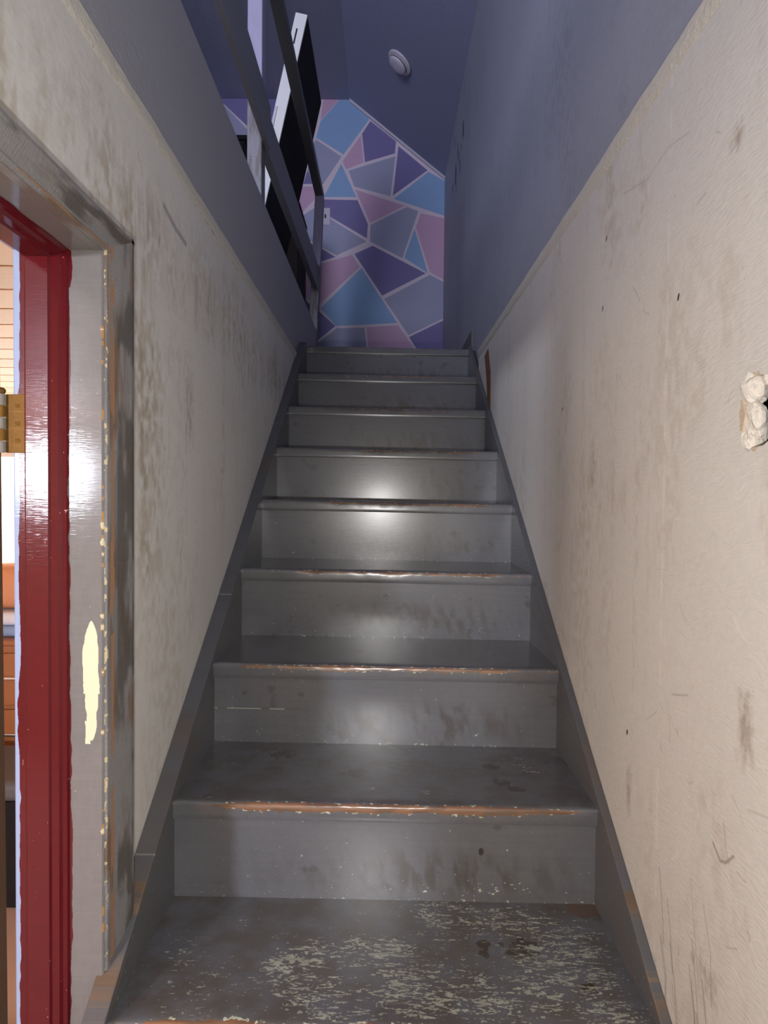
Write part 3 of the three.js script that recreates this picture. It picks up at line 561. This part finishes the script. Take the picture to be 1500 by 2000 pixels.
windowUnit('window_2', 'small high window of the side room', [box(-2.44, -2.06, -0.01, 0.02, 2.61, 2.67), box(-2.44, -2.06, 0.24, 0.27, 2.61, 2.67), box(-2.44, -2.41, 0.02, 0.24, 2.61, 2.67), box(-2.09, -2.06, 0.02, 0.24, 2.61, 2.67)], box(-2.41, -2.09, 0.02, 0.24, 2.635, 2.645), glow(0xf1f4ff, 4));
windowUnit('window_3', 'big window of the side room', [box(-3.38, -3.31, -0.57, -0.53, 0.48, 1.68), box(-3.38, -3.31, 0.49, 0.53, 0.48, 1.68), box(-3.38, -3.31, -0.53, 0.49, 0.48, 0.52), box(-3.38, -3.31, -0.53, 0.49, 1.64, 1.68)], box(-3.35, -3.34, -0.53, 0.49, 0.52, 1.64), glow(0xffe6c8, 2));
windowUnit('window_4', 'far window of the side room', [box(-2.97, -1.63, -0.58, -0.54, -4.28, -4.22), box(-2.97, -1.63, 0.22, 0.26, -4.28, -4.22), box(-2.97, -2.93, -0.54, 0.22, -4.28, -4.22), box(-1.67, -1.63, -0.54, 0.22, -4.28, -4.22)], box(-2.93, -1.67, -0.54, 0.22, -4.255, -4.245), glow(0xfff4e4, 3));
{
  const g = group('drawer_unit', 'orange wood drawer unit seen through the door gap', 'cabinet');
  const zb = -3.55, zf = -3.1, x0 = -2.3, x1 = -1.35, h0 = -E, h1 = -0.72;
  mesh('body', box(x0, x1, h0 + 0.06, h1, zb, zf, 0.008), M.orangeWood, g);
  mesh('top', box(x0 - 0.02, x1 + 0.02, h1, h1 + 0.025, zb - 0.01, zf + 0.02, 0.006), M.orangeWood, g);
  for (let i = 0; i < 3; i++) { const d = mesh('drawer', box(x0 + 0.03, x1 - 0.03, h0 + 0.1 + i * 0.265, h0 + 0.345 + i * 0.265, zf, zf + 0.018, 0.005), M.orangeWood, g); for (const x of [-2.02, -1.74]) mesh('handle', box(x - 0.045, x + 0.045, h0 + 0.225 + i * 0.265, h0 + 0.24 + i * 0.265, zf + 0.018, zf + 0.04, 0.005), M.chrome, d); }
  for (const x of [x0 + 0.04, x1 - 0.04]) for (const z of [zb + 0.04, zf - 0.04]) mesh('leg', box(x - 0.025, x + 0.025, h0, h0 + 0.062, z - 0.025, z + 0.025, 0.004), M.orangeWood, g);
  const t = group('folded_linen', 'white and blue folded linen on the orange drawer unit', 'linen');
  mesh('fold', box(-2.1, -1.55, h1 + 0.025, h1 + 0.075, -3.5, -3.15, 0.024), M.clothBlue, t); mesh('fold', box(-2.08, -1.57, h1 + 0.074, h1 + 0.14, -3.48, -3.17, 0.03), M.cloth, t);
  const p = group('peach_cushion', 'peach coloured cushion on top of the folded linen', 'cushion');
  const c = new THREE.SphereGeometry(1, 32, 20), q = c.attributes.position; for (let i = 0; i < q.count; i++) { const f = (v, e) => Math.sign(v) * Math.pow(Math.abs(v), e); q.setXYZ(i, -1.83 + f(q.getX(i), 0.6) * 0.24, E + h1 + 0.252 + f(q.getY(i), 0.8) * 0.108, -3.33 + f(q.getZ(i), 0.6) * 0.15); } c.computeVertexNormals();
  mesh('cover', metric(c), M.peach, p);
  const b = group('storage_bench', 'low black storage bench with a grey padded seat', 'bench');
  mesh('base', box(-1.95, -1.05, -E, -E + 0.42, -2.95, -2.56, 0.01), M.black, b); mesh('seat_pad', box(-1.96, -1.04, -E + 0.42, -E + 0.5, -2.96, -2.55, 0.03), M.grey, b);
}

// ---------------------------------------------------------------- railing of the upper floor
const postMap = paint(128, 512, -0.5, -0.37, 0.7, 2.0, (x, h) => {
  const n = fbm(x * 60, h * 20, 1201, 4), edge = 1.42 + 0.08 * (fbm(x * 30, h * 12, 1203, 3) - 0.5);
  let c = [156, 150, 176].map((b) => b * (1 + 0.06 * (n - 0.5)));
  if (h < edge) c = mix(mix(c, [112, 110, 114], 0.85), [92, 84, 80], 0.8 * sstep(0.48, 0.62, fbm(x * 90, h * 14, 1205, 4)));  // greyer and mottled below the ragged edge height
  return c;
});
const postMat = std({ map: postMap, roughness: 0.5, bumpMap: again(paintBump, 1, 4), bumpScale: 0.0006 });
const postUV = (g) => planar(g, 'x', -0.5, -0.37, 'y', 0.7 + E, 2.0 + E);
const rail = group('stair_railing', 'wooden railing with posts and two rails along the upper floor opening', 'railing');
function bar(x0, x1, h0, h1, zA, zB, dx, dh, r = 0.003) {       // a rail from zA to zB whose far end is shifted by dx, dh
  const g = box(x0, x1, h0, h1, zB, zA, r), p = g.attributes.position;
  for (let i = 0; i < p.count; i++) { const t = (zA - p.getZ(i)) / (zA - zB); p.setX(i, p.getX(i) + dx * t); p.setY(i, p.getY(i) + dh * t); }
  g.computeVertexNormals(); return metric(g);
}
function post(x0, x1, z0, z1, h0, h1, lean) { const g = box(x0, x1, h0, h1, z0, z1, 0.004), p = g.attributes.position; for (let i = 0; i < p.count; i++) p.setX(i, p.getX(i) + lean * (p.getY(i) - E - h0) / (h1 - h0)); return g; }
mesh('post', postUV(post(-0.49, -0.438, -2.41, -2.342, 1.022, 1.93, 0)), postMat, rail).userData.label = 'post with a lilac upper part and a grey lower part';
mesh('post', postUV(post(-0.49, -0.438, -4.2, -4.13, 0.729, 1.84, 0.045)), postMat, rail);
mesh('post', postUV(post(-0.49, -0.438, -0.3, -0.23, 1.022, 1.95, 0)), postMat, rail);
mesh('top_rail', bar(-0.472, -0.424, 1.93, 1.975, 0.9, -4.21, 0.028, -0.1), M.darkRail, rail);
mesh('middle_rail', bar(-0.438, -0.418, 1.225, 1.375, 0.9, -2.405, 0.0, 0), M.railWood, rail);
mesh('middle_rail', bar(-0.462, -0.432, 1.23, 1.38, -2.405, -4.14, 0.01, 0.03), M.railWood, rail);

// ---------------------------------------------------------------- things upstairs
{
  const g = group('leaning_panel', 'tall black panel with a bright white edge leaning against the railing', 'panel');
  const lean = 0.2164, L = 1.64, W = 0.7, T = 0.06;
  g.position.set(-0.745 - T, E + 0.731, -3.285); g.rotation.z = -lean;      // local x: thickness to the right, y up the panel, z width away
  const bx = (x0, x1, y0, y1, z0, z1, r = 0.003) => { const q = new RoundedBoxGeometry(x1 - x0, y1 - y0, z1 - z0, 2, Math.min(r, (x1 - x0) / 2.1, (z1 - z0) / 2.1)); q.translate((x0 + x1) / 2, (y0 + y1) / 2, (z0 + z1) / 2); return metric(q); };
  mesh('core', bx(0.004, T - 0.004, 0.002, L - 0.002, -W, -0.006), M.black, g);
  mesh('face', bx(T - 0.006, T, 0.004, L - 0.004, -W + 0.002, -0.004), M.black, g);
  const e = mesh('edge', bx(0, T - 0.001, 0, L, -0.008, 0.006), M.white, g);
  mesh('edge_bead', bx(0.002, 0.016, 0.01, L * 0.72, 0.005, 0.011), M.plastic, e);
  mesh('latch_slot', bx(0.02, 0.028, L - 0.15, L - 0.075, 0.004, 0.0068, 0.002), M.slot, e);
  mesh('far_edge', bx(T - 0.008, T + 0.001, 0.01, L - 0.01, -W - 0.003, -W + 0.003), std({ color: 0x5a5230, roughness: 0.5 }), g);
}
{
  const g = group('dark_cabinet', 'dark maroon cabinet standing behind the leaning panel', 'cabinet');
  mesh('body', box(-1.0, -0.59, 0.78, 1.93, -4.9, -4.52, 0.006), M.maroon, g); mesh('top', box(-1.02, -0.585, 1.93, 1.955, -4.92, -4.5, 0.005), M.black, g);
  { const d = mesh('door', box(-0.985, -0.6, 0.82, 1.9, -4.52, -4.505, 0.003), M.maroon, g); mesh('knob', (() => { const s = new THREE.SphereGeometry(0.014, 16, 12); s.translate(-0.63, E + 1.36, -4.494); return s; })(), M.brass, d); }
  mesh('plinth', box(-0.98, -0.61, 0.729, 0.781, -4.88, -4.54), M.black, g);
}
{
  const g = group('wardrobe', 'tall black wardrobe in the upper room behind the near post', 'wardrobe');
  mesh('body', box(-1.95, -1.03, 0.78, 2.54, -5.22, -4.85, 0.006), M.black, g); mesh('cornice', box(-1.97, -1.01, 2.54, 2.57, -5.23, -4.83, 0.005), M.black, g); mesh('plinth', box(-1.93, -1.05, 0.729, 0.781, -5.2, -4.88), M.black, g);
  for (const [a, b] of [[-1.94, -1.495], [-1.485, -1.04]]) mesh('door', box(a, b, 0.8, 2.52, -4.85, -4.835, 0.003), M.black, g);
}
{
  const g = group('smoke_detector', 'round white smoke detector on the sloping ceiling', 'smoke detector');
  g.position.set(0.074, E + 2.776, -4.332); g.rotation.z = -Math.atan(0.7924);     // local -y points into the stairwell
  const lathe = (pts) => new THREE.LatheGeometry(pts.map(([r, y]) => new THREE.Vector2(r, y)), 48);
  mesh('base', lathe([[0.0, 0], [0.088, 0], [0.09, -0.006], [0.088, -0.014], [0.07, -0.018], [0, -0.018]]), M.plastic, g);
  mesh('cap', lathe([[0.066, -0.016], [0.066, -0.03], [0.058, -0.042], [0.03, -0.046], [0, -0.047]]), M.plastic, g);
  const v = mesh('vent_ring', lathe([[0.0665, -0.021], [0.0672, -0.023], [0.0672, -0.027], [0.0665, -0.029]]), M.grey, g);
}
{
  const g = group('switch_plate', 'pale switch plate on the mural beside the far railing post', 'switch');
  mesh('plate', box(-0.522, -0.446, 2.105, 2.238, -5.26, -5.253, 0.003), M.plastic, g);
  mesh('toggle', box(-0.489, -0.479, 2.158, 2.186, -5.254, -5.244, 0.002), M.slot, g);
}
renderer.render(scene, camera);
